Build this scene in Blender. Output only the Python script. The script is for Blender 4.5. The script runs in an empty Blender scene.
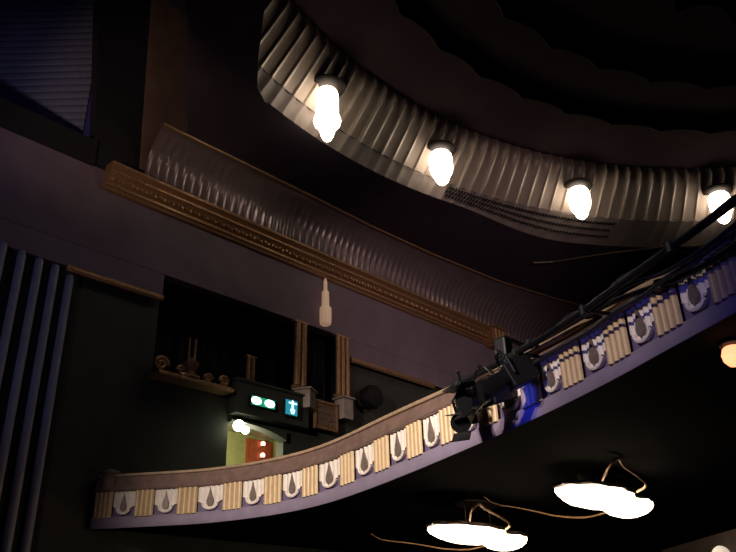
import bpy, bmesh, math, random
from mathutils import Vector, Matrix
random.seed(4)
sc = bpy.context.scene
COL = sc.collection
PI = math.pi

# ------------------------------------------------------------------ materials
def mat(name, col, rough=.6, metal=0., noise=0., nscale=6., bump=0., spec=.5, emit=None, estr=0., coat=0.):
    m = bpy.data.materials.new(name); m.use_nodes = True
    nt = m.node_tree; b = nt.nodes['Principled BSDF']
    b.inputs['Base Color'].default_value = (*col, 1)
    b.inputs['Roughness'].default_value = rough
    b.inputs['Metallic'].default_value = metal
    b.inputs['Specular IOR Level'].default_value = spec
    b.inputs['Coat Weight'].default_value = coat
    if noise or bump:
        tc = nt.nodes.new('ShaderNodeTexCoord')
        n = nt.nodes.new('ShaderNodeTexNoise'); n.inputs['Scale'].default_value = nscale
        n.inputs['Detail'].default_value = 6
        nt.links.new(tc.outputs['Object'], n.inputs['Vector'])
        if noise:
            r = nt.nodes.new('ShaderNodeValToRGB')
            r.color_ramp.elements[0].position = .3; r.color_ramp.elements[1].position = .7
            r.color_ramp.elements[0].color = (*[c*(1-noise) for c in col], 1)
            r.color_ramp.elements[1].color = (*[min(1, c*(1+noise)) for c in col], 1)
            nt.links.new(n.outputs['Fac'], r.inputs['Fac'])
            nt.links.new(r.outputs['Color'], b.inputs['Base Color'])
        if bump:
            bp = nt.nodes.new('ShaderNodeBump'); bp.inputs['Strength'].default_value = bump
            bp.inputs['Distance'].default_value = .02
            nt.links.new(n.outputs['Fac'], bp.inputs['Height'])
            nt.links.new(bp.outputs['Normal'], b.inputs['Normal'])
    if emit:
        b.inputs['Emission Color'].default_value = (*emit, 1)
        b.inputs['Emission Strength'].default_value = estr
    return m

M = {}
M['plaster'] = mat('mauve_plaster', (.20, .145, .185), .75, noise=.12, nscale=1.2, bump=.15)
M['green_wall'] = mat('dark_green_paint', (.040, .043, .033), .7, noise=.2, nscale=1.5)
M['cove'] = mat('silvered_cove', (.24, .18, .19), .26, .35, noise=.1, nscale=2.)
M['gold'] = mat('aged_gold', (.45, .26, .135), .42, .55, noise=.25, nscale=14., bump=.3)
M['ring'] = mat('silver_beige_flutes', (.27, .215, .18), .42, .25, noise=.08, nscale=3.)
M['ring_low'] = mat('beige_flutes', (.22, .18, .165), .6, .05, noise=.1, nscale=3.)
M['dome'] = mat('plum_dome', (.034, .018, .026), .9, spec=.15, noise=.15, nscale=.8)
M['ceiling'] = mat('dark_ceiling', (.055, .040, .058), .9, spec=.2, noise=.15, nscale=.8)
M['pier'] = mat('shade_painted_pier', (.012, .011, .014), .8, noise=.2)  # near-black colour puts the pier's shade into the paint
M['column'] = mat('brown_column', (.15, .095, .07), .6, noise=.2, nscale=2.)
M['slat'] = mat('blue_grey_slats', (.20, .20, .28), .45, noise=.1)
M['reed'] = mat('grey_reeds', (.34, .34, .42), .5, noise=.1, nscale=3.)
M['black'] = mat('black_metal', (.012, .012, .014), .45, .3, noise=.2, nscale=20)
M['drape'] = mat('dark_drape', (.006, .005, .007), .9, noise=.3, nscale=5)
M['band'] = mat('lilac_paint', (.27, .22, .32), .65, noise=.1, nscale=4.)
M['backing'] = mat('purple_backing', (.16, .12, .22), .7, noise=.1, nscale=4.)
M['cream'] = mat('cream_gilt_flutes', (.64, .46, .27), .45, .05, noise=.1, nscale=8.)
M['ivory'] = mat('ivory_plaster', (.90, .80, .74), .6, noise=.08, nscale=8.)
M['drop'] = mat('bronze_drop', (.24, .185, .17), .45, .2, noise=.2, nscale=20)
M['rail'] = mat('rose_brown_rail', (.21, .135, .115), .5, noise=.2, nscale=6., bump=.2)
M['rail_cap'] = mat('polished_wood', (.42, .30, .20), .32, noise=.2, nscale=9.)
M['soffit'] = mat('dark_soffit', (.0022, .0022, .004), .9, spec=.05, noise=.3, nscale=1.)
M['carpet'] = mat('dark_carpet', (.03, .012, .016), .95, noise=.3, nscale=8)
M['lamp_glass'] = mat('lit_frosted_glass', (.9, .85, .75), .4, emit=(1., .84, .64), estr=7.)
M['bowl_glass'] = mat('lit_bowl_glass', (.9, .8, .65), .4, emit=(1., .80, .55), estr=9.)
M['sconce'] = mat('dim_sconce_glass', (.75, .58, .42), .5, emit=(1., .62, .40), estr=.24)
M['bronze'] = mat('dark_bronze', (.10, .075, .06), .4, .6, noise=.25, nscale=18)
M['exit_green'] = mat('lit_green_face', (.05, .3, .18), .5, emit=(.02, .50, .26), estr=.55)
M['exit_white'] = mat('lit_white_sign', (.9, 1, .95), .5, emit=(.75, 1., .88), estr=4.)
M['sign_teal'] = mat('lit_teal_face', (.05, .3, .4), .5, emit=(.02, .30, .42), estr=.75)
M['sign_fig'] = mat('lit_pale_pictogram', (.8, 1, 1), .5, emit=(.62, .95, 1.), estr=1.3)
M['door_lamp'] = mat('lit_doorway_lamp', (1, 1, .9), .5, emit=(.95, 1., .72), estr=6.)
M['lobby'] = mat('lobby_green', (.46, .46, .20), .7, noise=.1)
M['lobby_ceiling'] = mat('lobby_ceiling_paint', (.34, .31, .19), .7, noise=.1)
M['orange'] = mat('orange_red_panel', (.48, .10, .04), .6, noise=.15)
M['small_lamp'] = mat('lit_small_lamp', (1, .9, .8), .5, emit=(1., .62, .45), estr=2.2)
M['orange_lamp'] = mat('lit_orange_lamp', (1, .7, .4), .4, emit=(1., .30, .13), estr=2.4)
M['globe'] = mat('dim_globe', (.9, .8, .7), .4, emit=(1., .85, .65), estr=.6)
M['rose'] = mat('dark_rose', (.022, .016, .015), .6, .2)
M['partition'] = mat('brown_partition', (.045, .028, .022), .8, noise=.2)
M['lens'] = mat('lens_glass', (.05, .05, .08), .08, .0, coat=1.)
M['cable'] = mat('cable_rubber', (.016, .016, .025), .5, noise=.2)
M['pale'] = mat('pale_stone', (.42, .34, .30), .6, noise=.15)

# ------------------------------------------------------------------ mesh builder
class MB:
    def __init__(s): s.bm = bmesh.new()
    def box(s, c, d, R=None):
        vs = []
        for i in (-1, 1):
            for j in (-1, 1):
                for k in (-1, 1):
                    v = Vector((i*d[0]/2, j*d[1]/2, k*d[2]/2))
                    if R: v = R @ v
                    vs.append(s.bm.verts.new(Vector(c)+v))
        for f in ((0,1,3,2),(4,6,7,5),(0,4,5,1),(2,3,7,6),(0,2,6,4),(1,5,7,3)):
            s.bm.faces.new([vs[q] for q in f])
        return s
    def grid(s, P, close=False):
        n, m = len(P), len(P[0])
        V = [[s.bm.verts.new(Vector(p)) for p in row] for row in P]
        for i in range(n-1 if not close else n):
            for j in range(m-1):
                s.bm.faces.new((V[i][j], V[(i+1) % n][j], V[(i+1) % n][j+1], V[i][j+1]))
        return V
    def lathe(s, prof, c=(0,0,0), n=24, sx=1., sy=1., R=None, flute=0, amp=0.):
        P = []
        for k in range(n):
            a = 2*PI*k/n
            q = 1 + (amp*math.cos(flute*a) if flute else 0)
            row = []
            for r, z in prof:
                v = Vector((r*q*math.cos(a)*sx, r*q*math.sin(a)*sy, z))
                if R: v = R @ v
                row.append(Vector(c)+v)
            P.append(row)
        V = s.grid(P, close=True)
        for j in (0, -1):
            try:
                s.bm.faces.new([V[k][j] for k in range(n)])
            except Exception: pass
        return s
    def tube(s, pts, r, n=8, caps=True):
        pts = [Vector(p) for p in pts]
        rings = []
        for i, p in enumerate(pts):
            t = (pts[min(i+1, len(pts)-1)]-pts[max(i-1, 0)]).normalized()
            up = Vector((0,0,1)) if abs(t.z) < .95 else Vector((1,0,0))
            a = t.cross(up).normalized(); b = a.cross(t)
            rr = r[i] if isinstance(r, (list, tuple)) else r
            rings.append([s.bm.verts.new(p+(a*math.cos(2*PI*k/n)+b*math.sin(2*PI*k/n))*rr) for k in range(n)])
        for i in range(len(rings)-1):
            for k in range(n):
                s.bm.faces.new((rings[i][k], rings[i][(k+1) % n], rings[i+1][(k+1) % n], rings[i+1][k]))
        if caps:
            s.bm.faces.new(rings[0]); s.bm.faces.new(rings[-1])
        return s
    def plate(s, outline, f, th):
        """outline: 2D points; f(u,v,d)->3D point; thickness th"""
        A = [s.bm.verts.new(Vector(f(u, v, th))) for u, v in outline]
        B = [s.bm.verts.new(Vector(f(u, v, 0))) for u, v in outline]
        s.bm.faces.new(A); s.bm.faces.new(B[::-1])
        n = len(A)
        for i in range(n):
            s.bm.faces.new((A[i], B[i], B[(i+1) % n], A[(i+1) % n]))
        return s
    def build(s, name, m, parent=None, smooth=False, bevel=0):
        bmesh.ops.recalc_face_normals(s.bm, faces=s.bm.faces[:])
        me = bpy.data.meshes.new(name); s.bm.to_mesh(me); s.bm.free()
        me.materials.append(m)
        if smooth:
            for p in me.polygons: p.use_smooth = True
        o = bpy.data.objects.new(name, me); COL.objects.link(o)
        if parent:
            o.parent = parent
            o.location = (0, 0, 0)
        if bevel:
            b = o.modifiers.new('bevel', 'BEVEL'); b.width = bevel; b.segments = 2; b.limit_method = 'ANGLE'
        if smooth:
            try:
                me.set_sharp_from_angle(angle=math.radians(50))
            except Exception: pass
        return o

def tag(o, label, cat, group=None):
    o['label'] = label; o['category'] = cat
    if group: o['group'] = group
    return o
def thing(name, label, cat, loc=(0,0,0), group=None, rot=None):
    o = bpy.data.objects.new(name, None); COL.objects.link(o)
    o.empty_display_size = .2
    o.location = loc
    if rot: o.rotation_euler = rot
    return tag(o, label, cat, group)
def struct(o): o['kind'] = 'structure'; return o
def dup(root, loc, label):
    r = root.copy(); COL.objects.link(r); r.location = loc; r['label'] = label
    for ch in list(root.children):
        c = ch.copy(); COL.objects.link(c); c.parent = r
        for g in ch.children:
            d = g.copy(); COL.objects.link(d); d.parent = c
    return r
def lerp(a, b, t): return a+(b-a)*t
def sstep(t): t = max(0, min(1, t)); return t*t*(3-2*t)

# ------------------------------------------------------------------ axes: x = across the house (side wall at -16.3), y = towards the back, z = up, eye at 0
WX = -16.3
FLOOR = -1.3

# ---------------------------------------------------------------- camera
cam = bpy.data.cameras.new('camera'); co = bpy.data.objects.new('camera', cam); COL.objects.link(co)
right = Vector((.71760026, .69588628, -.02814497)); up = Vector((.32843865, -.30249805, .89477538)); fw = right.cross(up)*-1
Mx = Matrix((right, up, -fw)).transposed()
if Mx.determinant() < 0: raise RuntimeError('camera axes')
co.matrix_world = Mx.to_4x4()
cam.sensor_width = 36; cam.lens = 760/736*36; cam.clip_start = .05; cam.clip_end = 200
sc.camera = co

# ---------------------------------------------------------------- room shell
mb = MB(); mb.box((-2, 13, FLOOR-.1), (30, 40, .2)); struct(mb.build('floor', M['carpet']))

def wall_rects(mb, x, th, y0, y1, z0, z1, holes):
    ys = sorted({y0, y1, *[h[0] for h in holes], *[h[1] for h in holes]})
    zs = sorted({z0, z1, *[h[2] for h in holes], *[h[3] for h in holes]})
    for a, b in zip(ys, ys[1:]):
        for c, d in zip(zs, zs[1:]):
            my, mz = (a+b)/2, (c+d)/2
            if any(h[0] < my < h[1] and h[2] < mz < h[3] for h in holes): continue
            mb.box((x-th/2, my, mz), (th, b-a, d-c))
# lower wall: dark green paint, with the box opening and the exit doorway
BOX = (9.42, 16.2, 6.42, 9.2); DOOR = (11.82, 13.74, 3.0, 5.72)
mb = MB(); wall_rects(mb, WX-.15, .3, -8, 31, FLOOR, 9.2, [BOX, DOOR]); struct(mb.build('wall_left', M['green_wall']))
# plaster band between the box and the cornice, standing a little proud
mb = MB(); mb.box((WX-.15, 11.5, 10.4), (.33, 39, 2.4)); mb.box((WX-.1, 4.35, 8.88), (.206, 10.1, .66)); mb.box((WX-.1, 23.6, 8.88), (.206, 14.7, .66)); struct(mb.build('wall_left_upper', M['plaster']))
mb = MB(); mb.box((WX-.12, 19.8, 12.4), (.34, 22.4, 1.6)); struct(mb.build('wall_left_cove', M['ceiling']))
# proscenium side: pier coloured dark for shade, rounded brown column, high roof
mb = MB()
mb.plate([(6.36, 17.4), (6.93, 12.6), (6.93, 11.55), (8.3, 11.55), (8.3, 19), (6.1, 19)], lambda u, v, d: (WX-.3+d, u, v), .32)
mb.box((WX-.1, -1, 11.9), (.4, 16, .75))
struct(mb.build('wall_proscenium', M['pier']))
mb = MB()
P = []
for i in range(17):
    a = PI*i/16
    row = []
    for k in range(9):
        z = 11.7+k*.9
        row.append((WX+.16*math.sin(a)-.02, 9.25-.05*(z-11.7)-.98*math.cos(a), z))
    P.append(row)
mb.grid(P)
struct(mb.build('trim_1', M['column'], smooth=True))
mb = MB(); mb.box((-14, 2, 19.2), (14, 18, .3)); struct(mb.build('ceiling_proscenium', M['pier']))
# far walls, closing the house
mb = MB(); mb.box((-2, 31.2, 8), (30, .3, 20)); struct(mb.build('wall_back', M['ceiling']))
mb = MB(); mb.box((12.2, 13, 8), (.3, 38, 20)); struct(mb.build('wall_right', M['ceiling']))
mb = MB(); mb.box((-21.2, 2, 12), (.3, 12, 15)); struct(mb.build('wall_grille_bay', M['pier']))

# ---------------------------------------------------------------- ribbed panel high on the left
mb = MB(); d = Vector((.72, .69, 0)).normalized(); nrm = Vector((d.y, -d.x, 0))
p0 = Vector((WX-.5, 6.85, 0))
rows = []
nz = 300
for i in range(nz+1):
    z = 11.6+i*(7.3/nz)
    ph = (z % .24)/.24
    off = .05*abs(math.sin(PI*ph))
    rows.append([p0+nrm*off-d*.0+Vector((0,0,z)), p0+nrm*off-d*4.6+Vector((0,0,z))])
mb.grid(rows)
slo = mb.build('ribbed_panel', M['slat'], smooth=True)
sm = slo.modifiers.new('thickness', 'SOLIDIFY'); sm.thickness = .08; sm.offset = -1
tag(slo, 'blue-grey panel of level ribs high on the left, beside the dark pier', 'panel')

# ---------------------------------------------------------------- reeded pilaster on the left
t = thing('reeded_pilaster', 'group of five round blue-grey reeds on the wall at far left', 'pilaster', (WX, 6.05, FLOOR))
mb = MB(); mb.box((.03, 0, 4.85), (.06, 2.1, 9.7)); mb.build('backing_board', M['pier'], t)
for k, (y, zt) in enumerate(((5.22, 8.55), (5.66, 8.5), (6.07, 8.46), (6.46, 8.42), (6.84, 8.28))):
    mb = MB(); mb.lathe([(.095, 0), (.095, zt-FLOOR-.12), (.08, zt-FLOOR-.03), (.03, zt-FLOOR)], (.12, y-6.05, 0), 16)
    mb.build('reed', M['reed'], t, smooth=True)

# ---------------------------------------------------------------- cornice, cove, rails
def sweep_y(prof, y0, y1, n=1):
    mb = MB(); mb.grid([[(x, lerp(y0, y1, i/n), z) for x, z in prof] for i in range(n+1)])
    for e in (0, n):
        y = lerp(y0, y1, e/n)
        mb.bm.faces.new([mb.bm.verts.new((x, y, z)) for x, z in prof])
    return mb
cor = [(WX, 10.98), (WX+.10, 10.99), (WX+.13, 11.05), (WX+.20, 11.08), (WX+.20, 11.13), (WX+.13, 11.16), (WX+.13, 11.2), (WX+.30, 11.36), (WX+.36, 11.40),
       (WX+.36, 11.46), (WX+.26, 11.5), (WX+.42, 11.6), (WX+.42, 11.68), (WX, 11.70)]
mb = sweep_y(cor, 7.35, 24.35)
co_ = tag(mb.build('cornice', M['gold']), 'long gold moulded cornice under the ribbed cove on the side wall', 'cornice')
# egg-like enrichment: bosses that run along the middle hollow of the cornice
mb = MB()
y = 7.5
while y < 24.2:
    mb.lathe([(.02, -.06), (.062, -.02), (.07, .02), (.03, .06)], (WX+.24, y, 11.26), 6)
    mb.box((WX+.22, y+.14, 11.27), (.05, .06, .1))
    y += .28
mb.build('leaf_enrichment', M['gold'], co_)
t = thing('cornice_block', 'gold carved block ending the cornice, just above the balcony rail', 'bracket', (WX, 24.35, 10.9))
mb = MB(); mb.box((.25, 0, .42), (.5, .8, .62)); mb.box((.28, 0, .78), (.58, .92, .1)); mb.box((.2, 0, .06), (.4, .6, .12)); mb.build('block', M['gold'], t, bevel=.02)
for k in range(3):
    mb = MB(); mb.lathe([(.09, 0), (.09, .5)], (.5, -.25+.25*k, .17), 10); mb.build('scroll', M['gold'], t, smooth=True)

def covetop(y):
    K = [(8.0, -15.25), (9.14, -15.24), (13.13, -15.19), (16.42, -15.2), (19.38, -15.08), (23.22, -14.72), (26.51, -14.04), (31, -12.7)]
    for (a, xa), (b, xb) in zip(K, K[1:]):
        if y <= b: return lerp(xa, xb, sstep_lin((y-a)/(b-a)))
    return K[-1][1]
def sstep_lin(t): return max(0, min(1, t))
def cove_rows(y0, y1, per, amp, nsub):
    rows = []; n = int((y1-y0)/per)*nsub
    for i in range(n+1):
        y = lerp(y0, y1, i/n)
        xt = covetop(y); o = amp*abs(math.sin(PI*i/nsub))
        row = []
        for k in range(13):
            u = k/12; a = u*PI/2
            # concave quadrant from the cornice up and out to the ceiling edge
            x = lerp(WX+.25, xt, 1-math.cos(a)); z = lerp(11.68, 13.0, math.sin(a))
            row.append((x-o*math.cos(a)*.9-.0, y, z+o*math.sin(a)*.0))
        rows.append(row)
    return rows
mb = MB(); mb.grid(cove_rows(8.35, 30.9, .27, .055, 8)); cv = mb.build('cove', M['cove'], smooth=True)
tag(cv, 'silvery fluted cove curving from the gold cornice to the ceiling', 'cove')
mb = MB(); pts = [(covetop(8.3+.5*k)+.03, 8.3+.5*k, 12.99) for k in range(46)]; mb.tube(pts, .04, 6)
o = mb.build('edge_bead', M['gold'], cv)

for (a, b, lab) in ((6.75, 9.40, 'gold picture rail left of the dark box opening'), (16.32, 20.5, 'gold picture rail right of the dark box opening')):
    mb = sweep_y([(WX, 8.40), (WX+.06, 8.40), (WX+.10, 8.46), (WX+.10, 8.53), (WX+.05, 8.58), (WX, 8.60)], a, b)
    tag(mb.build('picture_rail', M['gold']), lab, 'rail', 'gold picture rails on the side wall')

# ---------------------------------------------------------------- the box opening in the wall
mb = MB()
mb.box((WX-1.9, 12.8, 7.8), (.1, 6.9, 3.0)); mb.box((WX-1.1, 12.8, 6.36), (1.62, 6.9, .1)); mb.box((WX-1.1, 12.8, 9.26), (1.62, 6.9, .1))
mb.box((WX-1.1, 9.37, 7.8), (1.62, .1, 3.0)); mb.box((WX-1.1, 16.25, 7.8), (1.62, .1, 3.0))
struct(mb.build('wall_box_recess', M['drape']))
def curtain(y0, y1, z0, z1, x, label):
    mb = MB(); n = 60
    mb.grid([[(x+.07*math.sin(i*PI/3.2)+.03*math.sin(i*1.7), lerp(y0, y1, i/n), z) for z in (z0, (z0+z1)/2, z1)] for i in range(n+1)])
    o = mb.build('curtain', M['drape'], smooth=True)
    return tag(o, label, 'curtain', 'dark curtains in the box opening')
curtain(9.6, 13.2, 6.45, 9.15, WX-1.3, 'dark wide curtain filling the left of the box opening')
curtain(13.2, 14.05, 6.75, 9.15, WX-1.0, 'dark narrow curtain left of the left gold column')
curtain(14.5, 15.7, 6.8, 9.15, WX-.6, 'dark curtain hung between the two gold columns')
# dark parapet in the middle
mb = MB(); mb.box((WX+.08, 13.05, 6.3), (.34, 2.6, .9)); mb.box((WX+.08, 13.05, 6.78), (.44, 2.7, .08))
struct(mb.build('trim_3', M['green_wall'], bevel=.02))
# gold ledge with scrolls on the left
t = thing('ornate_ledge', 'gold scrolled ledge along the lower left of the box opening', 'ledge', (WX+.12, 10.45, 6.34))
mb = MB(); mb.box((0, 0, .03), (.5, 2.3, .08)); mb.box((-.03, 0, .1), (.4, 2.2, .06)); mb.build('ledge_board', M['gold'], t, bevel=.015)
def scroll(mb, y, s, h):
    pts = []
    for k in range(22):
        a = k/21*3.4*PI; r = h*(1-k/24)
        pts.append((0, y+s*(r*math.cos(a)-.05), .15+h+r*math.sin(a)*.95))
    mb.tube(pts, [.05*(1-.6*k/21)+.01 for k in range(22)], 6)
for y, s, h in ((-.92, 1, .2), (-.4, -1, .14), (.5, 1, .12), (.92, -1, .15)):
    mb = MB(); scroll(mb, y, s, h); mb.build('scroll', M['gold'], t, smooth=True)
t = thing('gilt_urn', 'slender gilt urn standing on the scrolled ledge', 'urn', (WX+.12, 10.35, 6.47))
mb = MB(); mb.lathe([(.26, 0), (.26, .06), (.16, .1), (.1, .2), (.2, .34), (.22, .42), (.12, .5), (.09, .56)], n=16); mb.build('urn_body', M['gold'], t, smooth=True)
for s in (-1, 1):
    mb = MB(); mb.tube([(0, s*.08, .5), (0, s*.09, .7), (0, s*.09, 1.0), (0, s*.09, 1.12)], [.045, .035, .035, .045], 8); mb.build('branch', M['gold'], t, smooth=True)

def flute_column(name, label, y, w, z0, z1, x, nfl, m, group):
    t = thing(name, label, 'column', (x, y, z0), group)
    for k in range(nfl):
        yy = (k-(nfl-1)/2)*w/nfl
        mb = MB(); mb.lathe([(w/nfl*.42, .1), (w/nfl*.42, z1-z0-.06)], (.02, yy, 0), 12); mb.build('reed', m, t, smooth=True)
    mb = MB(); mb.box((0, 0, .05), (.16, w*1.1, .1)); mb.build('base', m, t, bevel=.01)
    mb = MB(); mb.box((0, 0, z1-z0-.03), (.16, w*1.1, .06)); mb.build('cap', m, t, bevel=.01)
    return t
flute_column('gold_column', 'left gold reeded column above the teal-lit sign', 14.15, .5, 7.02, 9.18, WX+.05, 2, M['gold'], 'gold reeded columns in the box opening')
flute_column('gold_column', 'right gold reeded column at the right edge of the box opening', 15.92, .6, 7.10, 9.18, WX+.05, 3, M['gold'], 'gold reeded columns in the box opening')
flute_column('gold_column', 'faint slim gold column deep in the box, right of the urn', 12.95, .36, 6.45, 8.0, WX-.8, 2, M['gold'], 'gold reeded columns in the box opening')
# plinths and grille
t = thing('pale_plinth', 'pale plinth under the left gold column, beside the teal sign', 'plinth', (WX+.1, 14.32, 6.4))
mb = MB(); mb.box((0, 0, .3), (.5, .5, .55), Matrix.Rotation(.5, 3, 'Z')); mb.build('plinth_block', M['pale'], t, bevel=.02)
mb = MB(); mb.box((0, 0, .6), (.6, .6, .05), Matrix.Rotation(.5, 3, 'Z')); mb.build('plinth_cap', M['pale'], t)
t = thing('pale_plinth', 'pale plinth under the right gold column', 'plinth', (WX+.1, 15.92, 6.4))
mb = MB(); mb.box((0, 0, .33), (.4, .42, .64)); mb.build('plinth_block', M['pale'], t, bevel=.02)
mb = MB(); mb.box((0, 0, .68), (.5, .52, .05)); mb.build('plinth_cap', M['pale'], t)
t = thing('ornate_grille', 'gold framed grille with curled pattern between the two plinths', 'grille', (WX+.08, 15.15, 5.98))
mb = MB(); mb.box((-.03, 0, .42), (.06, .88, .8)); mb.build('back_panel', M['drop'], t)
mb = MB()
for yy in (-.44, .44): mb.box((.03, yy, .42), (.1, .07, .88))
for zz in (.02, .82): mb.box((.03, 0, zz), (.1, .94, .07))
mb.build('frame', M['gold'], t, bevel=.012)
mb = MB()
for iy in range(4):
    for iz in range(4):
        cy, cz = -.29+.195*iy, .14+.19*iz
        mb.tube([(.03, cy+.075*math.cos(a)*(1-.05*q), cz+.075*math.sin(a)*(1-.05*q)) for q, a in enumerate([k*PI/5 for k in range(13)])], .018, 5)
mb.build('scrollwork', M['gold'], t, smooth=True)
# stepped wall sconce
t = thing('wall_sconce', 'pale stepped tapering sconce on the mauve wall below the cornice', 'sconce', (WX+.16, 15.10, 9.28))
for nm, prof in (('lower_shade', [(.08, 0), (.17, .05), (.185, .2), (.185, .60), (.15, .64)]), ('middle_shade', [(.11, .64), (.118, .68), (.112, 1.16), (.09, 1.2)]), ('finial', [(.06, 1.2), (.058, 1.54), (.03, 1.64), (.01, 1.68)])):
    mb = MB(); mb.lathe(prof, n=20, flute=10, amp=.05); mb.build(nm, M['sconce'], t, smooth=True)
mb = MB(); mb.box((-.1, 0, .3), (.12, .1, .4)); mb.build('wall_bracket', M['gold'], t)

# loudspeaker on the wall
t = thing('wall_loudspeaker', 'dark rounded loudspeaker on the wall under the right picture rail', 'loudspeaker', (WX+.02, 16.95, 7.3))
R = Matrix.Rotation(PI/2, 3, 'Y')
mb = MB(); mb.lathe([(.2, 0), (.36, .1), (.40, .3), (.36, .46)], n=24, R=R); mb.build('cabinet', M['black'], t, smooth=True)
mb = MB(); mb.lathe([(.33, .44), (.2, .50), (.02, .52)], n=24, R=R); mb.build('grille', M['drape'], t, smooth=True)

# ---------------------------------------------------------------- doorway with lit lobby
y0, y1, z0, z1 = DOOR; zc = 6.24
mb = MB()
mb.box((WX-1.45, y0-.06, (z0+zc)/2), (2.3, .1, zc-z0)); mb.box((WX-2.6, (y0+16.4)/2, (z0+zc)/2), (.1, 16.5-y0, zc-z0))
mb.box((WX-1.45, 16.4, (z0+zc)/2), (2.3, .1, zc-z0))
struct(mb.build('wall_lobby', M['lobby']))
mb = MB(); mb.box((WX-1.45, (y0+16.4)/2, zc+.03), (2.3, 16.5-y0, .1)); struct(mb.build('ceiling_lobby', M['lobby_ceiling']))
mb = MB(); mb.box((WX-1.45, (y0+16.4)/2, z0-.05), (2.3, 16.5-y0, .1)); struct(mb.build('floor_lobby', M['carpet']))
mb = MB(); mb.box((WX-2.4, 15.55, 4.6), (.3, .5, 3.2)); struct(mb.build('trim_8', M['lobby'], bevel=.03))
mb = MB(); mb.plate([(y0, z1), (y0, z1-.05)]+[(lerp(y0, y1, k/10), z1-.02-.26*(k/10)**3) for k in range(11)]+[(y1, z1)], lambda u, v, d: (WX-.3+d, u, v), .31); struct(mb.build('trim_4', M['green_wall']))
mb = MB(); mb.box((WX-2.50, 14.75, 4.55), (.1, 1.0, 3.1)); mb.box((WX-2.43, 14.75, 4.5), (.06, .8, 2.9))
tag(mb.build('lobby_door', M['orange'], bevel=.01), 'orange-red door at the back of the lit doorway', 'door')
for z, lab in ((5.98, 'upper small pinkish lamp against the orange-red door'), (5.62, 'lower small pinkish lamp against the orange-red door')):
    t = thing('wall_lamp', lab, 'lamp', (WX-2.33, 14.75, z), 'small lamps against the orange door')
    mb = MB(); mb.lathe([(.02, -.07), (.07, -.05), (.075, .03), (.03, .07)], n=12); mb.build('shade', M['small_lamp'], t, smooth=True)
    mb = MB(); mb.box((-.02, 0, -.09), (.08, .05, .04)); mb.build('bracket', M['bronze'], t)
t = thing('doorway_lamp', 'bright two-lobed white lamp at the upper left of the doorway', 'lamp', (WX+.12, 12.08, 5.52))
for q, (yy, zz, r) in enumerate(((-.11, .02, .155), (.12, -.06, .11))):
    mb = MB(); mb.lathe([(.01, -r)]+[(r*math.cos(a), r*math.sin(a)) for a in [(-.4+.1*k)*PI for k in range(9)]]+[(.01, r)], (0, yy, zz), 16); mb.build('globe', M['door_lamp'], t, smooth=True)
mb = MB(); mb.box((-.06, 0, .16), (.14, .3, .05)); mb.build('bracket', M['bronze'], t)

# signs
t = thing('exit_sign', 'green and white lit sign on the dark wall above the doorway', 'sign', (WX+.26, 12.58, 6.24))
mb = MB(); mb.box((.05, 0, 0), (.1, .86, .30)); mb.build('casing', M['black'], t, bevel=.01)
mb = MB(); mb.box((.105, 0, 0), (.02, .80, .24)); mb.build('face', M['exit_green'], t)
def disc(mb, y, z, ry, rz, x, n=20): mb.plate([(y+ry*math.cos(2*PI*k/n), z+rz*math.sin(2*PI*k/n)) for k in range(n)], lambda u, v, d: (x+d, u, v), .012)
for yy in (-.25, .21):
    mb = MB(); disc(mb, yy, 0, .17, .105, .115); mb.build('pictogram', M['exit_white'], t)
t = thing('teal_sign', 'small teal lit sign with a pale figure, under the left gold column', 'sign', (WX+.42, 13.5, 6.25))
mb = MB(); mb.box((0, 0, 0), (.08, .46, .46)); mb.build('casing', M['black'], t, bevel=.01)
mb = MB(); mb.box((.045, 0, 0), (.02, .42, .42)); mb.build('face', M['sign_teal'], t)
mb = MB()
mb.box((.06, .03, .04), (.014, .07, .22)); mb.box((.06, .04, .13), (.014, .3, .045)); disc(mb, .03, .185, .035, .03, .054); 
mb.box((.06, -.01, -.11), (.014, .05, .14), Matrix.Rotation(.35, 3, 'X')); mb.box((.06, .08, -.11), (.014, .05, .14), Matrix.Rotation(-.35, 3, 'X'))
mb.build('pictogram', M['sign_fig'], t)
mb = MB(); mb.box((-.2, 0, .21), (.34, .06, .04)); mb.build('arm', M['black'], t)

# ---------------------------------------------------------------- balcony front
KS = .963
CP = [(-17.5, 8.2), (-16.95, 8.55), (-16.3, 9.0), (-15.6, 9.52), (-14.9, 10.0), (-14.1, 10.34), (-13.2, 10.57), (-12.2, 10.66), (-11.24, 10.57), (-10.2, 10.33), (-9.0, 9.97),
      (-7.85, 9.58), (-6.8, 9.20), (-5.8, 8.82), (-4.7, 8.36), (-3.65, 7.86), (-2.9, 7.45), (-2.2, 7.08), (-1.5, 6.70), (-.7, 6.22), (.2, 5.65), (1.3, 4.95), (2.6, 4.3), (4.2, 3.75), (6.0, 3.45), (8.0, 3.4), (10, 3.6), (12, 4.0)]
CP = [Vector((a*KS, b*KS, 0)) for a, b in CP]
def cat(p0, p1, p2, p3, t):
    return .5*((2*p1)+(p2-p0)*t+(2*p0-5*p1+4*p2-p3)*t*t+(3*p1-p0-3*p2+p3)*t**3)
C = []
for i in range(1, len(CP)-2):
    for k in range(24): C.append(cat(CP[i-1], CP[i], CP[i+1], CP[i+2], k/24))
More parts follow.
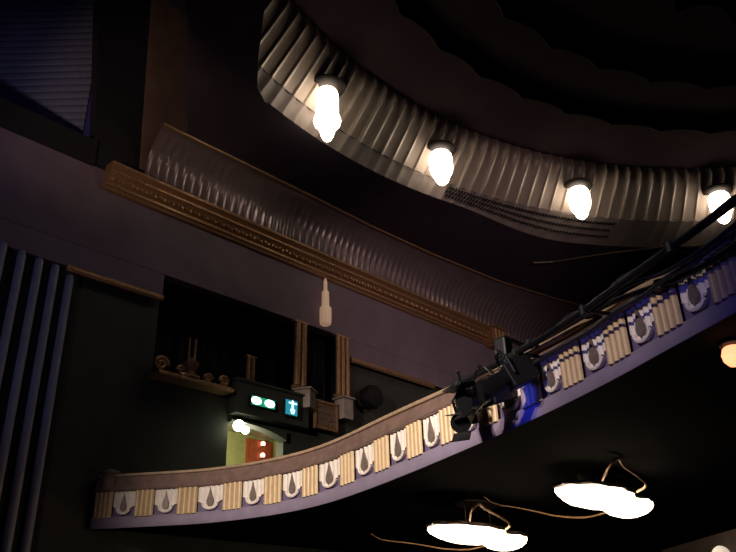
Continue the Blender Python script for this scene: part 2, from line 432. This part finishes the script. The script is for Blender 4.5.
# smooth
for _ in range(40): C = [C[0]]+[(C[i-1]+2*C[i]+C[i+1])/4 for i in range(1, len(C)-1)]+[C[-1]]
S = [0]
for a, b in zip(C, C[1:]): S.append(S[-1]+(b-a).length)
LEN = S[-1]
def at(s):
    """point, tangent and inward (house-side) normal at arc length s"""
    s = max(0, min(LEN-1e-4, s))
    lo = 0; hi = len(S)-1
    while hi-lo > 1:
        m = (lo+hi)//2
        if S[m] <= s: lo = m
        else: hi = m
    u = (s-S[lo])/(S[hi]-S[lo]); p = C[lo].lerp(C[hi], u)
    a, b = max(0, lo-2), min(len(C)-1, hi+2)
    t = (C[b]-C[a]).normalized()
    return p, t, Vector((t.y, -t.x, 0))
def s_of_x(x):
    for i in range(len(C)-1):
        if C[i].x <= x <= C[i+1].x: return lerp(S[i], S[i+1], (x-C[i].x)/(C[i+1].x-C[i].x))
    return 0 if x < C[0].x else LEN
def uu(s): return sstep((s-s_of_x(-10*KS))/(s_of_x(-3*KS)-s_of_x(-10*KS)))
def FB(s): return KS*lerp(2.97, 2.90, uu(s))
def FT(s): return KS*lerp(3.515, 3.36, uu(s))
def RT(s): return KS*(lerp(3.93, 3.59, uu(s))-.18*sstep((s-s_of_x(-3.3))/1.7))
B0 = KS*2.70
def on(s, off, z):
    p, t, n = at(s); return Vector((p.x+n.x*off, p.y+n.y*off, z))
NS = 160
def sweep(profile, s0=0, s1=None, n=NS, closed=False):
    s1 = LEN if s1 is None else s1
    mb = MB(); rows = []
    for i in range(n+1):
        s = lerp(s0, s1, i/n)
        pr = profile(s)
        if closed: pr = pr+[pr[0]]
        rows.append([on(s, o, z) for o, z in pr])
    mb.grid(rows)
    bmesh.ops.remove_doubles(mb.bm, verts=mb.bm.verts[:], dist=1e-5)
    return mb
bf = thing('balcony_front', 'long curved balcony front with cream fluted panels above a lilac band', 'balcony', (0, 0, 0))
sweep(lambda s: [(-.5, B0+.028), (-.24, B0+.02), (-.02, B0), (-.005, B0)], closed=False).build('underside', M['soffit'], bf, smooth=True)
sweep(lambda s: [(-.1, B0+.03), (-.1, B0+.012), (-.008, B0+.002), (.0, B0+.015), (.0, FB(s)-.03), (-.02, FB(s)-.01), (-.1, FB(s)-.01)], closed=True).build('band', M['band'], bf, smooth=True)
sweep(lambda s: [(-.12, FB(s)-.01), (-.06, FB(s)-.01), (-.06, FT(s)+.01), (-.12, FT(s)+.01)], closed=True).build('frieze_backing', M['backing'], bf, smooth=True)
sweep(lambda s: [(-.12, FT(s)), (.045, FT(s)), (.06, FT(s)+.02), (.03, FT(s)+.05), (.0, FT(s)+.09), (-.06, RT(s)-.12), (-.08, RT(s)-.07), (-.5, RT(s)-.07), (-.5, FT(s))], closed=True).build('rail', M['rail'], bf, smooth=True)
sweep(lambda s: [(-.08, RT(s)-.075), (-.03, RT(s)-.065), (-.02, RT(s)-.04), (-.03, RT(s)-.01), (-.07, RT(s)), (-.42, RT(s)), (-.46, RT(s)-.03), (-.45, RT(s)-.075)], closed=True).build('rail_cap', M['rail_cap'], bf, smooth=True)
# modules
MX = [-16.74, -16.05, -15.12, -14.09, -13.0, -11.85, -10.53, -9.28, -8.19, -7.17, -6.15, -5.15, -4.32, -3.50, -2.72, -1.98, -1.25, -.45, .4, 1.3, 2.25, 3.25, 4.3, 5.35, 6.4, 7.45, 8.5, 9.5]
MSC = [s_of_x(x*KS) for x in MX]
MSC[0] = max(MSC[0], .0)
MSC[1] = max(MSC[1], MSC[0]+.95)
def panel(s0, w):
    mb = MB(); rows = []
    nfl = 4; n = nfl*8
    for i in range(n+1):
        u = i/n; s = s0+(u-.5)*w
        o = .0+.045*abs(math.sin(PI*u*nfl))**.7
        zb, zt = FB(s)-.035, FT(s)-.003
        rows.append([on(s, -.07, zb), on(s, o, zb), on(s, o+.0, zb+.02), on(s, o, zt), on(s, -.07, zt)])
    mb.grid(rows)
    return mb.build('fluted_panel', M['cream'], bf, smooth=False)
def swag(s0, w):
    h = w/2
    def f(u, v, d):
        s = s0+u*h; return on(s, -.06+d, lerp(FB(s), FT(s)-.003, v))
    out = [(-1, 1), (-1, .40), (-.86, .36), (-.72, .30)]
    nU = 12
    U = [(-.58*math.cos(PI*k/nU), .30-.235*math.sin(PI*k/nU)) for k in range(nU+1)]
    out += U + [(.72, .30), (.86, .36), (1, .40), (1, 1)]
    # top edge resampled so that it follows the curve
    out += [(lerp(1, -1, k/8), 1) for k in range(1, 8)]
    mb = MB()
    # left and right drapes with gentle folds, built as strips from the outline downwards
    rows = []
    def low(u):
        a = abs(u)
        if a > .58: return lerp(.30, .40, (a-.58)/.42)
        return .30-.235*math.sqrt(max(0, 1-(a/.58)**2))
    n = 40
    for i in range(n+1):
        u = -1+2*i/n
        d = .045+.014*math.cos(u*PI*5)
        row = [f(u, low(u), 0)]+[f(u, lerp(low(u), 1, k/5), d) for k in range(6)]+[f(u, 1, 0)]
        rows.append(row)
    mb.grid(rows)
    sw = mb.build('drape', M['ivory'], bf, smooth=True)
    mb = MB()
    dr = [(0, .93), (.05, .8), (.11, .66), (.20, .52), (.26, .40), (.25, .28), (.16, .19), (0, .16)]
    outl = dr + [(-a, b) for a, b in dr[-2:0:-1]]
    mb.plate(outl, lambda u, v, d: f(u, v, .05+d), .035)
    mb.build('teardrop', M['drop'], sw)
    mb = MB(); mb.tube([f(u*1.03, v, .06) for u, v in U], .022, 6); mb.build('loop_rim', M['ivory'], sw, smooth=True)
for i, s in enumerate(MSC):
    gapl = (MSC[i]-MSC[i-1]) if i else MSC[1]-MSC[0]
    gapr = (MSC[i+1]-MSC[i]) if i < len(MSC)-1 else gapl
    w = .45*min((gapl+gapr)/2, 1.12)
    panel(s if i else max(s, w/2+.01), w)
    if i < len(MSC)-1:
        mid = (MSC[i]+MSC[i+1])/2
        swag(mid, gapr-w-.01)
# newel at the wall end
nw = MB(); q = on(.28, -.1, 0)
nw.lathe([(.2, FT(0)), (.22, FT(0)+.04), (.19, FT(0)+.08), (.19, RT(0)-.02), (.23, RT(0)+.02), (.2, RT(0)+.07), (.05, RT(0)+.12)], (q.x, q.y, 0), 20)
nw.build('end_newel', M['rail'], bf, smooth=True)

# balcony deck and soffit
mb = MB()
rows = []
for i in range(81):
    s = lerp(.05, LEN, i/80)
    p = on(s, -.25, 0); rows.append([(max(p.x, WX+.02), p.y, B0+.035), (max(p.x, WX+.02), 31, B0+.035)])
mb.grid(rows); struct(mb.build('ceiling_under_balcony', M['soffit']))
mb = MB(); rows = []
for i in range(81):
    s = lerp(.3, LEN, i/80); row = []
    for o, z in ((-.45, 3.0), (-1.6, 3.0), (-1.6, 3.25), (-2.8, 3.25), (-2.8, 3.5), (-4, 3.5), (-4, 3.7)):
        p = on(s, o, z); row.append((max(p.x, WX+.02), p.y, z))
    rows.append(row)
mb.grid(rows); struct(mb.build('floor_balcony', M['carpet']))
# ---------------------------------------------------------------- ceiling ring (centre, radii)
RC = Vector((4.27, 13.03)); R0, Z0, R1, Z1, R2, Z2 = 15.66, 14.57, 16.79, 13.41, 17.16, 13.0
def ring_pt(th, r, z): return Vector((RC.x+r*math.cos(th), RC.y+r*math.sin(th), z))
D2R = PI/180
A0, A1 = 70, 206
PER = 1.55
def rout(deg): return R2+.85*sstep((166-deg)/17)
mb = MB(); rows = []
n = int((A1-A0)/PER*16)
for i in range(n+1):
    deg = lerp(A0, A1, i/n); ph = (deg/PER) % 1
    osc = abs(math.sin(PI*ph))**.7; rdg = .03*max(0, 1-7*min(ph, 1-ph))
    o = .075*osc
    row = [ring_pt(deg*D2R, R0+o*.75, 14.86)]
    for k in range(7):
        r = lerp(R0, R1, k/6); z = lerp(Z0, Z1, k/6)
        o = lerp(.075, .018, min(1, k/2))*osc-rdg
        row.append(ring_pt(deg*D2R, r+o*.72, z+o*.7))
    rows.append(row)
mb.grid(rows)
ring = mb.build('fluted_ring', M['ring'], smooth=True)
tag(ring, 'curved silvery fluted ring on the ceiling carrying the four lit lanterns', 'ceiling ring')
mb = MB(); rows = []
for i in range(n+1):
    deg = lerp(A0, A1, i/n); ph = (deg/PER) % 1
    o = .08*abs(math.sin(PI*ph)); ro = rout(deg)
    rows.append([ring_pt(deg*D2R, R1+.0+o, Z1+.05), ring_pt(deg*D2R, R1-.05+o, Z1-.03)]+[ring_pt(deg*D2R, lerp(R1-.02, ro, k/4)+o, lerp(Z1-.04, Z2, k/4)) for k in range(5)])
mb.grid(rows)
mb.build('lower_band', M['ring_low'], ring, smooth=True)
# perforated vent on the lower band
mb = MB()
for j in range(3):
    for i in range(54):
        deg = 167-i*.42+(.2 if j % 2 else 0)
        ro = rout(deg); u = .18+.24*j
        r = lerp(R1-.02, ro, u); z = lerp(Z1-.04, Z2, u)-.015
        slope = math.atan2(Z1-Z2, ro-R1)
        Rm = Matrix.Rotation(deg*D2R, 3, 'Z') @ Matrix.Rotation(slope, 3, 'Y') @ Matrix.Rotation(.5, 3, 'Z')
        mb.box(ring_pt(deg*D2R, r, z), (.11, .055, .03), Rm)
mb.build('vent_slots', M['black'], ring)

# flat ceiling around the ring with its diagonal edge
E1 = [(-9.0, 6.85), (-9.81, 7.43), (-11.53, 8.58), (-12.34, 9.2), (-12.66, 9.72)]
mb = MB()
angs = [lerp(60, 190.5, i/120) for i in range(121)]
rows = []
for deg in angs:
    th = deg*D2R; r = rout(deg)+.02; a = ring_pt(th, r, 13.0)
    dx, dy = math.cos(th), math.sin(th)
    ts = []
    if dx < 0: ts.append((WX+.9-RC.x)/dx)
    if dy > 0: ts.append((31-RC.y)/dy)
    tt = max(min(ts), r+.01)
    b = Vector((RC.x+dx*tt, RC.y+dy*tt, 13.0))
    x_c = covetop(b.y)
    if b.x < x_c:
        tt = (x_c-RC.x)/dx
        for _ in range(4): tt = (covetop(RC.y+dy*tt)-RC.x)/dx
        b = Vector((RC.x+dx*tt, RC.y+dy*tt, 13.0))
    rows.append([a, b, b+Vector((0, 0, .3))])
mb.grid(rows)
last = rows[-1]
poly = [(p[0], p[1]) for p in E1]+[(last[0].x, last[0].y), (last[1].x, last[1].y), (-15.2, 9.04), (-12.71, 7.37), (-10.97, 6.22), (-9.2, 5.1), (-8, 5.2)]
mb.plate(poly, lambda u, v, d: (u, v, 13.0+d), .25)
struct(mb.build('ceiling', M['ceiling']))
mb = MB(); mb.tube([(-12.9, 22.7, 12.97), (-12.33, 23.21, 12.97), (-10.49, 24.14, 12.97), (-8.9, 25.18, 12.97), (-7, 26.8, 12.97)], .05, 6)
struct(mb.build('trim_5', M['bronze']))

# stepped dome inside the ring
def scal(deg, per, amp): 
    ph = (deg/per) % 1
    return amp*(1-abs(2*ph-1)**2.2)
mb = MB(); rows = []
n = 420
prev = None
for i in range(n+1):
    deg = lerp(40, 230, i/n); th = deg*D2R
    ra = 13.65-scal(deg, 7.2, .2); rb = 11.9-scal(deg+3, 9., .25); rc_ = 9.6-scal(deg, 11, .5)
    rows.append([ring_pt(th, 15.95, 14.86), ring_pt(th, 14.6, 14.84), ring_pt(th, ra, 14.80), ring_pt(th, ra+.02, 15.12), ring_pt(th, 12.8, 15.14), ring_pt(th, rb, 15.12),
                 ring_pt(th, rb+.02, 15.5), ring_pt(th, 10.6, 15.52), ring_pt(th, rc_, 15.5), ring_pt(th, rc_+.02, 15.9), ring_pt(th, 6, 16.0), ring_pt(th, .1, 16.1)])
mb.grid(rows)
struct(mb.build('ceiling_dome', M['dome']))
for r_, per, sh, amp, z, nm in ((13.65, 7.2, 0, .2, 14.79, 'trim_6'), (11.9, 9., 3, .25, 15.11, 'trim_7')):
    mb = MB(); mb.tube([ring_pt(d_*D2R, r_-scal(d_+sh, per, amp), z) for d_ in [100+.6*k for k in range(180)]], .02, 5)
    struct(mb.build(nm, M['bronze']))

# ---------------------------------------------------------------- pendant lanterns
def lantern(label, loc, long=False):
    t = thing('pendant_lantern', label, 'lantern', loc, 'lit glass lanterns under the fluted ring')
    mb = MB(); mb.lathe([(.05, .16), (.54, .10), (.60, .02), (.54, -.04), (.2, -.06)], n=28); mb.build('ceiling_rose', M['rose'], t, smooth=True)
    mb = MB()
    if long:
        mb.lathe([(.18, -.06), (.28, -.10), (.345, -.2), (.355, -.3), (.355, -.98)], n=32, flute=16, amp=.02); g = mb.build('upper_glass', M['lamp_glass'], t, smooth=True)
        mb = MB(); mb.lathe([(.33, -.96), (.41, -1.03), (.43, -1.13), (.39, -1.24), (.26, -1.36)], n=32, flute=16, amp=.02); mb.build('glass_collar', M['lamp_glass'], t, smooth=True)
        mb = MB(); mb.lathe([(.255, -1.35), (.235, -1.45), (.19, -1.6), (.12, -1.73), (.02, -1.78)], n=24, flute=12, amp=.03); mb.build('tip_glass', M['lamp_glass'], t, smooth=True)
    else:
        mb.lathe([(.2, -.05), (.33, -.09), (.40, -.19), (.42, -.34), (.42, -.62), (.38, -.8), (.30, -.93)], n=32, flute=16, amp=.02); g = mb.build('upper_glass', M['lamp_glass'], t, smooth=True)
        mb = MB(); mb.lathe([(.27, -.92), (.26, -1.02), (.2, -1.14), (.1, -1.22), (.02, -1.24)], n=24, flute=12, amp=.03); mb.build('tip_glass', M['lamp_glass'], t, smooth=True)
    t.scale = (.86, .86, 1.)
    return t
lantern('longest lit lantern with a bulging collar, leftmost under the fluted ring', (-11.91, 11.23, 13.92), True)
l2 = lantern('lit short lantern, second from the left under the fluted ring', (-11.69, 15.85, 14.0))
dup(l2, (-9.81, 20.94, 14.05), 'lit short lantern, third from the left under the fluted ring')
dup(l2, (-6.6, 24.91, 14.10), 'lit short lantern at right, partly behind the balcony lighting rig')

# ---------------------------------------------------------------- glowing fittings below the balcony
def spline(K):
    V = [Vector(k) for k in K]; V = [V[0]*2-V[1]]+V+[V[-1]*2-V[-2]]
    return [cat(V[i-1], V[i], V[i+1], V[i+2], k/8) for i in range(1, len(V)-2) for k in range(8)]+[V[-2]]
def bowl_fitting(label, loc, L, W):
    ztop = B0+.03-loc[2]
    t = thing('oval_light_fitting', label, 'ceiling light', loc, 'oval lit fittings under the balcony')
    a, b = L/2, W/2
    for cy, cz, sy, sx in ((-.24*a, .05, .76*a, b), (.60*a, .0, .42*a, .86*b)):
        pr = [(1.0, .04), (1.02, -.02), (.96, -.08), (.74, -.16), (.4, -.21), (.02, -.23)]
        mb = MB(); mb.lathe(pr, (0, cy, cz), n=48, sx=sx, sy=sy, flute=9, amp=.06); mb.build('glass_bowl', M['bowl_glass'], t, smooth=True)
        mb = MB(); mb.lathe([(1.03, .03), (1.07, .06), (1.05, .10), (.9, .08)], (0, cy, cz), n=48, sx=sx, sy=sy, flute=9, amp=.06); mb.build('rim', M['bronze'], t, smooth=True)
    for s in (-1, 1):
        mb = MB(); mb.tube([(0, s*a*.3, .08), (0, s*a*.3, ztop)], .02, 8); mb.build('stem', M['bronze'], t)
    K = [(-.35, .95, -.04), (-.8, .75, -.12), (-1.06, .24, -.12), (-1.2, -.3, -.07), (-1.24, -.9, -.05), (-1.32, -1.37, -.03), (-1.3, -1.7, .05)]
    K = spline(K); mb = MB(); mb.tube(K, [lerp(.02, .008, k/(len(K)-1)) for k in range(len(K))], 6); mb.build('gilt_arm', M['gold'], t, smooth=True)
    K = [(.3, -.7, .12), (.75, -1.2, .24), (.95, -1.25, .34), (.85, -.9, .30), (.84, -.4, .19), (.8, -.1, .10), (.5, .2, .08)]
    K = spline(K); mb = MB(); mb.tube(K, .022, 6); mb.build('scroll_arm', M['gold'], t, smooth=True)
    mb = MB(); mb.lathe([(.02, ztop-.12), (.2, ztop-.1), (.34, ztop-.02), (.34, ztop)], n=20, sy=1.8); mb.build('ceiling_plate', M['bronze'], t, smooth=True)
    return t
bowl_fitting('right glowing oval fitting under the balcony, below the lighting rig', (-6.3, 12.4, 2.25), 2.55, .9)
bowl_fitting('left glowing oval fitting under the balcony, at the bottom edge', (-9.25, 12.75, 2.02), 2.7, .9)
t = thing('globe_lamp', 'small dim globe lamp on the brown partition in the bottom right corner', 'lamp', (-5.45, 14.75, 1.41))
mb = MB(); r = .16; mb.lathe([(.02, -r)]+[(r*math.cos(a), r*math.sin(a)) for a in [(-.42+.084*k)*PI for k in range(11)]]+[(.02, r)], n=20); mb.build('globe', M['globe'], t, smooth=True)
mb = MB(); mb.tube([(0, 0, -r+.01), (-.02, .04, -r-.06), (-.13, .16, -r-.1)], .02, 8); mb.build('bracket', M['bronze'], t)
mb = MB(); mb.box(((-7.3-4.6)/2, (16.7+14.2)/2, .3), (.14, 3.6, 3.0), Matrix.Rotation(-math.atan2(2.0, -1.75)+PI/2+PI/2, 3, 'Z')); struct(mb.build('wall_rear_partition', M['partition']))
t = thing('orange_downlight', 'small orange-white lamp at the right edge under the balcony', 'lamp', (-2.22, 7.45, B0+.03))
mb = MB(); mb.lathe([(.03, 0), (.10, 0), (.11, -.04), (.06, -.07)], n=20); mb.build('collar', M['black'], t, smooth=True)
mb = MB(); mb.lathe([(.05, -.05), (.09, -.08), (.11, -.14), (.10, -.20), (.06, -.25), (.01, -.265)], n=20); mb.build('bulb', M['orange_lamp'], t, smooth=True)

# ---------------------------------------------------------------- lighting rig hung on the balcony front
SA, SB = s_of_x(-6.35), s_of_x(2.0)
def along(off, zf, r, name, label, cat, m, s0=SA, s1=SB, n=60, clamps=0, group=None, zw=0):
    t = thing(name, label, cat, on(s0, off, zf(s0)), group)
    base = Vector(t.location)
    mb = MB(); mb.tube([on(lerp(s0, s1, i/n), off+.02*math.sin(i*1.1)*zw, zf(lerp(s0, s1, i/n))+zw*math.sin(i*.8)*.02) - base for i in range(n+1)], r, 8)
    mb.build('pipe' if 'bar' in name else 'cord', m, t, smooth=True)
    for k in range(clamps):
        s = lerp(s0+.3, s1-.3, k/(clamps-1))
        mb = MB(); a = on(s, off, zf(s))-base; b = on(s, .0, zf(s))-base
        mb.tube([a, b], .022, 6); mb.lathe([(.055, -.05), (.055, .05)], a, 10); mb.build('clamp', M['black'], t)
    return t
along(.12, lambda s: RT(s)-.03-.16*sstep((s-s_of_x(-4.2))/2.2), .035, 'lighting_bar', 'upper dark steel bar running along the balcony rail', 'bar', M['black'], clamps=7, s0=s_of_x(-5.0), group='bars on the balcony front')
along(.36, lambda s: FT(s)+.06, .04, 'lighting_bar', 'lower dark steel bar carrying the stage lanterns', 'bar', M['black'], clamps=7, group='bars on the balcony front')
along(.26, lambda s: RT(s)-.13, .022, 'cable', 'sagging black cable between the two bars, upper one', 'cable', M['cable'], zw=1., group='cables on the balcony front')
along(.30, lambda s: FT(s)+.12, .02, 'cable', 'sagging black cable just above the lower bar', 'cable', M['cable'], zw=1.2, group='cables on the balcony front')
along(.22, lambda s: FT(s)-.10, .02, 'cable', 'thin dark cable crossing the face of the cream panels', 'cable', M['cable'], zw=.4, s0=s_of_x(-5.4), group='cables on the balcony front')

def stage_lantern(label, s, off, z, yaw, pitch, scale=1., hang=.3):
    t = thing('stage_lantern', label, 'stage light', on(s, off, z), 'black stage lanterns on the balcony bar')
    p, tg, nn = at(s)
    R = Matrix.Rotation(math.atan2(nn.y, nn.x)+yaw, 4, 'Z') @ Matrix.Rotation(pitch, 4, 'Y')
    Rx = Matrix.Rotation(PI/2, 3, 'Y')
    t.rotation_euler = R.to_euler(); t.scale = (scale,)*3
    mb = MB(); mb.box((-.1, 0, 0), (.34, .26, .28)); mb.box((-.1, 0, .17), (.22, .14, .07)); mb.build('lamp_house', M['black'], t, bevel=.02)
    mb = MB(); mb.lathe([(.10, .06), (.115, .08), (.115, .34), (.135, .36), (.135, .44), (.11, .44)], n=20, R=Rx); mb.build('barrel', M['black'], t, smooth=True)
    mb = MB(); mb.lathe([(.105, .40), (.07, .425), (.01, .435)], n=20, R=Rx); mb.build('lens', M['lens'], t, smooth=True)
    for a, q in ((.9, 1), (-.9, 1)):
        mb = MB(); mb.box((.52, 0, q*(.15 if a > 0 else -.15)), (.17, .24, .012), Matrix.Rotation(-a*.35, 3, 'Y')); mb.build('barn_door', M['black'], t)
    mb = MB(); mb.tube([(0, -.16, 0), (0, -.17, .2), (0, -.08, .3), (0, .08, .3), (0, .17, .2), (0, .16, 0)], .02, 6); mb.tube([(0, 0, .3), (0, 0, .3+hang)], .025, 6); mb.build('yoke', M['black'], t)
    return t
s1 = s_of_x(-5.40)
stage_lantern('left black stage lantern, lowest of the cluster on the balcony bar', s1-.45, .40, FT(s1)-.40, .7, .55, 1.0)
stage_lantern('black stage lantern in the middle of the cluster, above the blue glow', s1+.14, .42, FT(s1)-.30, .2, .35, 1.1, .05)
stage_lantern('large black stage lantern at the right of the cluster', s1+.72, .44, FT(s1)-.26, -.3, .45, 1.1, .05)
# cable loop at the cluster
t = thing('cable_loop', 'thin black loop of cable hanging left of the stage lanterns', 'cable', on(s1-.8, .1, FT(s1)))
mb = MB(); b_ = Vector(t.location)
mb.tube([on(s1-.78+.1*math.cos(k*PI/8), .1+.05*math.sin(k), FT(s1)+.12-.25*math.sin(k*PI/16)) - b_ for k in range(17)], .02, 6); mb.build('cord', M['cable'], t, smooth=True)
# small dark floodlight standing above the rail
sq = s_of_x(-5.62)
t = thing('floodlight', 'small dark floodlight standing up above the balcony rail', 'stage light', on(sq, -.15, RT(sq)))
mb = MB(); mb.box((0, 0, .24), (.2, .2, .3)); mb.build('lamp_house', M['black'], t, bevel=.03)
mb = MB(); mb.tube([(0, 0, 0), (0, 0, .12)], .03, 8); mb.lathe([(.08, 0), (.08, .03)], n=12); mb.build('stand', M['black'], t)

# ---------------------------------------------------------------- unseen stage and fill lights added around the house
def aim(o, tgt): o.rotation_euler = (Vector(tgt)-o.location).to_track_quat('-Z', 'Y').to_euler()
def spot(name, loc, tgt, power, col, angle, blend=1., size=.3):
    l = bpy.data.lights.new(name, 'SPOT'); l.energy = power; l.color = col; l.spot_size = math.radians(angle); l.spot_blend = blend; l.shadow_soft_size = size
    o = bpy.data.objects.new(name, l); COL.objects.link(o); o.location = loc; aim(o, tgt); return o
def point(name, loc, power, col, size=.2):
    l = bpy.data.lights.new(name, 'POINT'); l.energy = power; l.color = col; l.shadow_soft_size = size
    o = bpy.data.objects.new(name, l); COL.objects.link(o); o.location = loc; return o
spot('wall_wash', (2, 14, 8), (WX, 21, 10.6), 2300, (1., .70, .68), 48)
spot('wall_violet', (-4, -4, 6), (WX, 11, 10.2), 60, (.40, .34, 1.), 50)
spot('added_spot_column_warm', (-9, -2, 5), (WX, 9, 14.5), 1600, (1., .70, .50), 30)  # added spot without a visible source, brightens the column
spot('front_warm', (-5.5, -5, 7), (-10.0, 10.2, 3.1), 11500, (1., .85, .70), 45, 1.)
spot('front_fill', (-4, -6, 6.5), (-4.7, 8.3, 3.2), 3600, (1., .84, .72), 26, 1.)
spot('stage_blue', (-2, -4, 2), (-3.0, 8, 2.7), 420, (.10, .12, 1.), 44, 1.)
spot('added_spot_grille_blue', (-9, -4, 5), (-18, 5.4, 13.0), 520, (.62, .58, 1.), 26, 1.)  # added spot without a visible source, brightens the ribbed panel
spot('reed_blue', (-7, -2, 4), (WX, 5.5, 7), 230, (.62, .62, 1.), 38, 1.)
spot('lantern_blue', tuple(on(s1+.5, .95, 3.05)), tuple(on(s1+.55, 0, 2.72)), 26, (.03, .06, 1.), 70, 1., .05)
point('lobby_light', (WX-.8, 12.9, 5.2), 75, (1., .96, .66), .12)
w = bpy.data.worlds.new('world'); sc.world = w; w.use_nodes = True
w.node_tree.nodes['Background'].inputs[0].default_value = (.010, .007, .024, 1); w.node_tree.nodes['Background'].inputs[1].default_value = .8

sc.view_settings.view_transform = 'Standard'; sc.view_settings.look = 'None'; sc.view_settings.exposure = 0; sc.view_settings.gamma = 1
